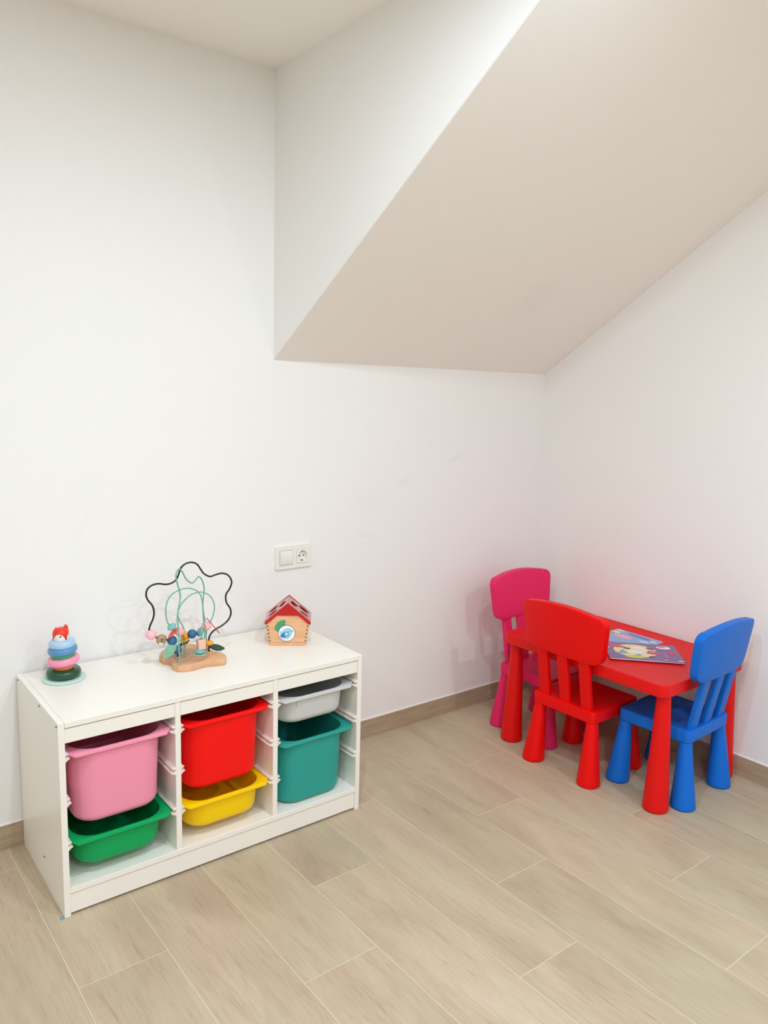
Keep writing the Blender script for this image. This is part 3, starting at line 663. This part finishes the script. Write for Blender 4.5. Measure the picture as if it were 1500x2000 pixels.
# bird picture and leaf on the front
def disc(name, m, poly, y, parent, th=.0008):
    bm = bmesh.new(); prism(bm, poly, 'y', y-th, y); return obj(name, bm, m, parent)
bc = (-.0032, .0450)
bp_ = disc('bird_picture', mat('dark_outline', (60, 66, 76)), ell(bc[0], bc[1], .0295, .0295, 0, 40), .0004, hs)
def ink(rgb, poly, y, n='picture_print'): return disc(n, mat('print', rgb, rough=.4), [(bc[0]+a, bc[1]+b_) for a, b_ in poly], y, bp_, .0003)
ink((236, 240, 244), ell(0, 0, .0280, .0280, 0, 40), -.0004, 'white_disc')
ink((158, 208, 222), [(-.024, .004), (-.016, .008), (-.006, .016), (.004, .019), (.014, .018), (.021, .010), (.018, -.002), (.012, -.014), (.002, -.021), (-.010, -.019), (-.018, -.010)], -.0007, 'bird_body')
ink((60, 128, 176), ell(-.008, -.006, .0150, .0090, 25), -.0010, 'bird_wing'); ink((60, 128, 176), ell(-.001, -.003, .0088, .0088), -.0013, 'bird_wing'); ink((176, 220, 234), ell(-.001, -.003, .0062, .0062), -.0016, 'bird_wing')
ink((70, 96, 110), ell(.010, .008, .0018, .0018, 0, 10), -.0010, 'bird_eye'); ink((30, 30, 36), ell(.020, .0085, .0020, .0016, 0, 10), -.0010, 'bird_beak')
lf = []
for i in range(16):
    u = i/15; w = .0172*math.sin(math.pi*min(1, u*.92+.08))**.7*(1 if i % 2 else .68); lf.append((u, w))
A = Vector((-.0400, .0535)); Bq = Vector((-.0045, .0990)); d = Bq-A; nn = Vector((-d.y, d.x)).normalized()
poly = [tuple(A+d*u*.86+nn*w) for u, w in lf] + [tuple(Bq)] + [tuple(A+d*u*.86-nn*w) for u, w in lf[::-1]]
disc('leaf_picture', mat('leaf_green', (74, 154, 104), rough=.45), poly, .0004, hs, .0005)

# ------------------------------------------------------------------ light switch and socket
sw = thing('wall_socket', 'white double wall plate with a light switch and round power socket', 'socket', (-1.3585, 0, .8205))
bm = bmesh.new(); edges = []
for lp_ in (rrect(.0785, .0440, .004, 4), rrect(.0264, .0264, .002, 3, .0365, 0)):
    vs = [bm.verts.new((a, -.0090, b_)) for a, b_ in lp_]; edges += [bm.edges.new((vs[i], vs[(i+1) % len(vs)])) for i in range(len(vs))]
bmesh.ops.triangle_fill(bm, use_beauty=True, use_dissolve=False, edges=edges)
for g in bmesh.ops.extrude_face_region(bm, geom=bm.faces[:])['geom']:
    if isinstance(g, bmesh.types.BMVert): g.co.y = 0
obj('cover_frame', bm, M_WSOCK, sw, bevel=.0012)
for nm, cxs in (('switch_rocker', -.0350), ('socket_insert', .0365)):
    bm = bmesh.new(); 
    if nm == 'switch_rocker':
        loft(bm, [[(cxs+a, y-(.0015 if b_ > 0 else 0), b_) for a, b_ in rrect(.0265-i, .0265-i, .0015, 3)] for y, i in ((-.009, 0), (-.0118, .0003), (-.0125, .0015))]); o = obj(nm, bm, M_WSOCK, sw, smooth=35)
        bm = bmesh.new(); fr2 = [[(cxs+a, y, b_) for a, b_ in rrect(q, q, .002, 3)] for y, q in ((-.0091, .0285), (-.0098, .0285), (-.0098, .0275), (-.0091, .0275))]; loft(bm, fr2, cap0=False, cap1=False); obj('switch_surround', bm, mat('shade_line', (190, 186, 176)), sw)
    else:
        sq_ = rrect(.0262, .0262, .002, 3); ths = [2*math.pi*(i+.5)/64 for i in range(64)]
        rr1 = [(ray_poly(sq_, t_)*math.cos(t_), ray_poly(sq_, t_)*math.sin(t_)) for t_ in ths]
        rings = [[(cxs+a, -.009, b_) for a, b_ in rr1], [(cxs+a, -.0112, b_) for a, b_ in rr1]]
        for q, y in ((.0205, -.0115), (.0198, -.0110), (.0192, -.0015), (.002, -.0012)):
            rings.append([(cxs+q*math.cos(t_), y, q*math.sin(t_)) for t_ in ths])
        loft(bm, rings, cap0=False); o = obj(nm, bm, M_WSOCK, sw, smooth=35)
        for zz in (-.0095, .0095):
            bm = bmesh.new(); lathe(bm, [(.0028, 0), (.0028, .0012)], 14); bmesh.ops.transform(bm, verts=bm.verts, matrix=Matrix.Translation((cxs+zz, -.0022, 0)) @ Matrix.Rotation(math.radians(90), 4, 'X')); obj('pin_hole', bm, M_BK, o)
        for zz in (-1, 1):
            bm = bmesh.new(); box(bm, cxs-.003, cxs+.003, -.0085, -.0015, min(zz*.0155, zz*.0193), max(zz*.0155, zz*.0193)); obj('earth_clip', bm, mat('clip_metal', (120, 112, 100), rough=.4, metal=.8), o)
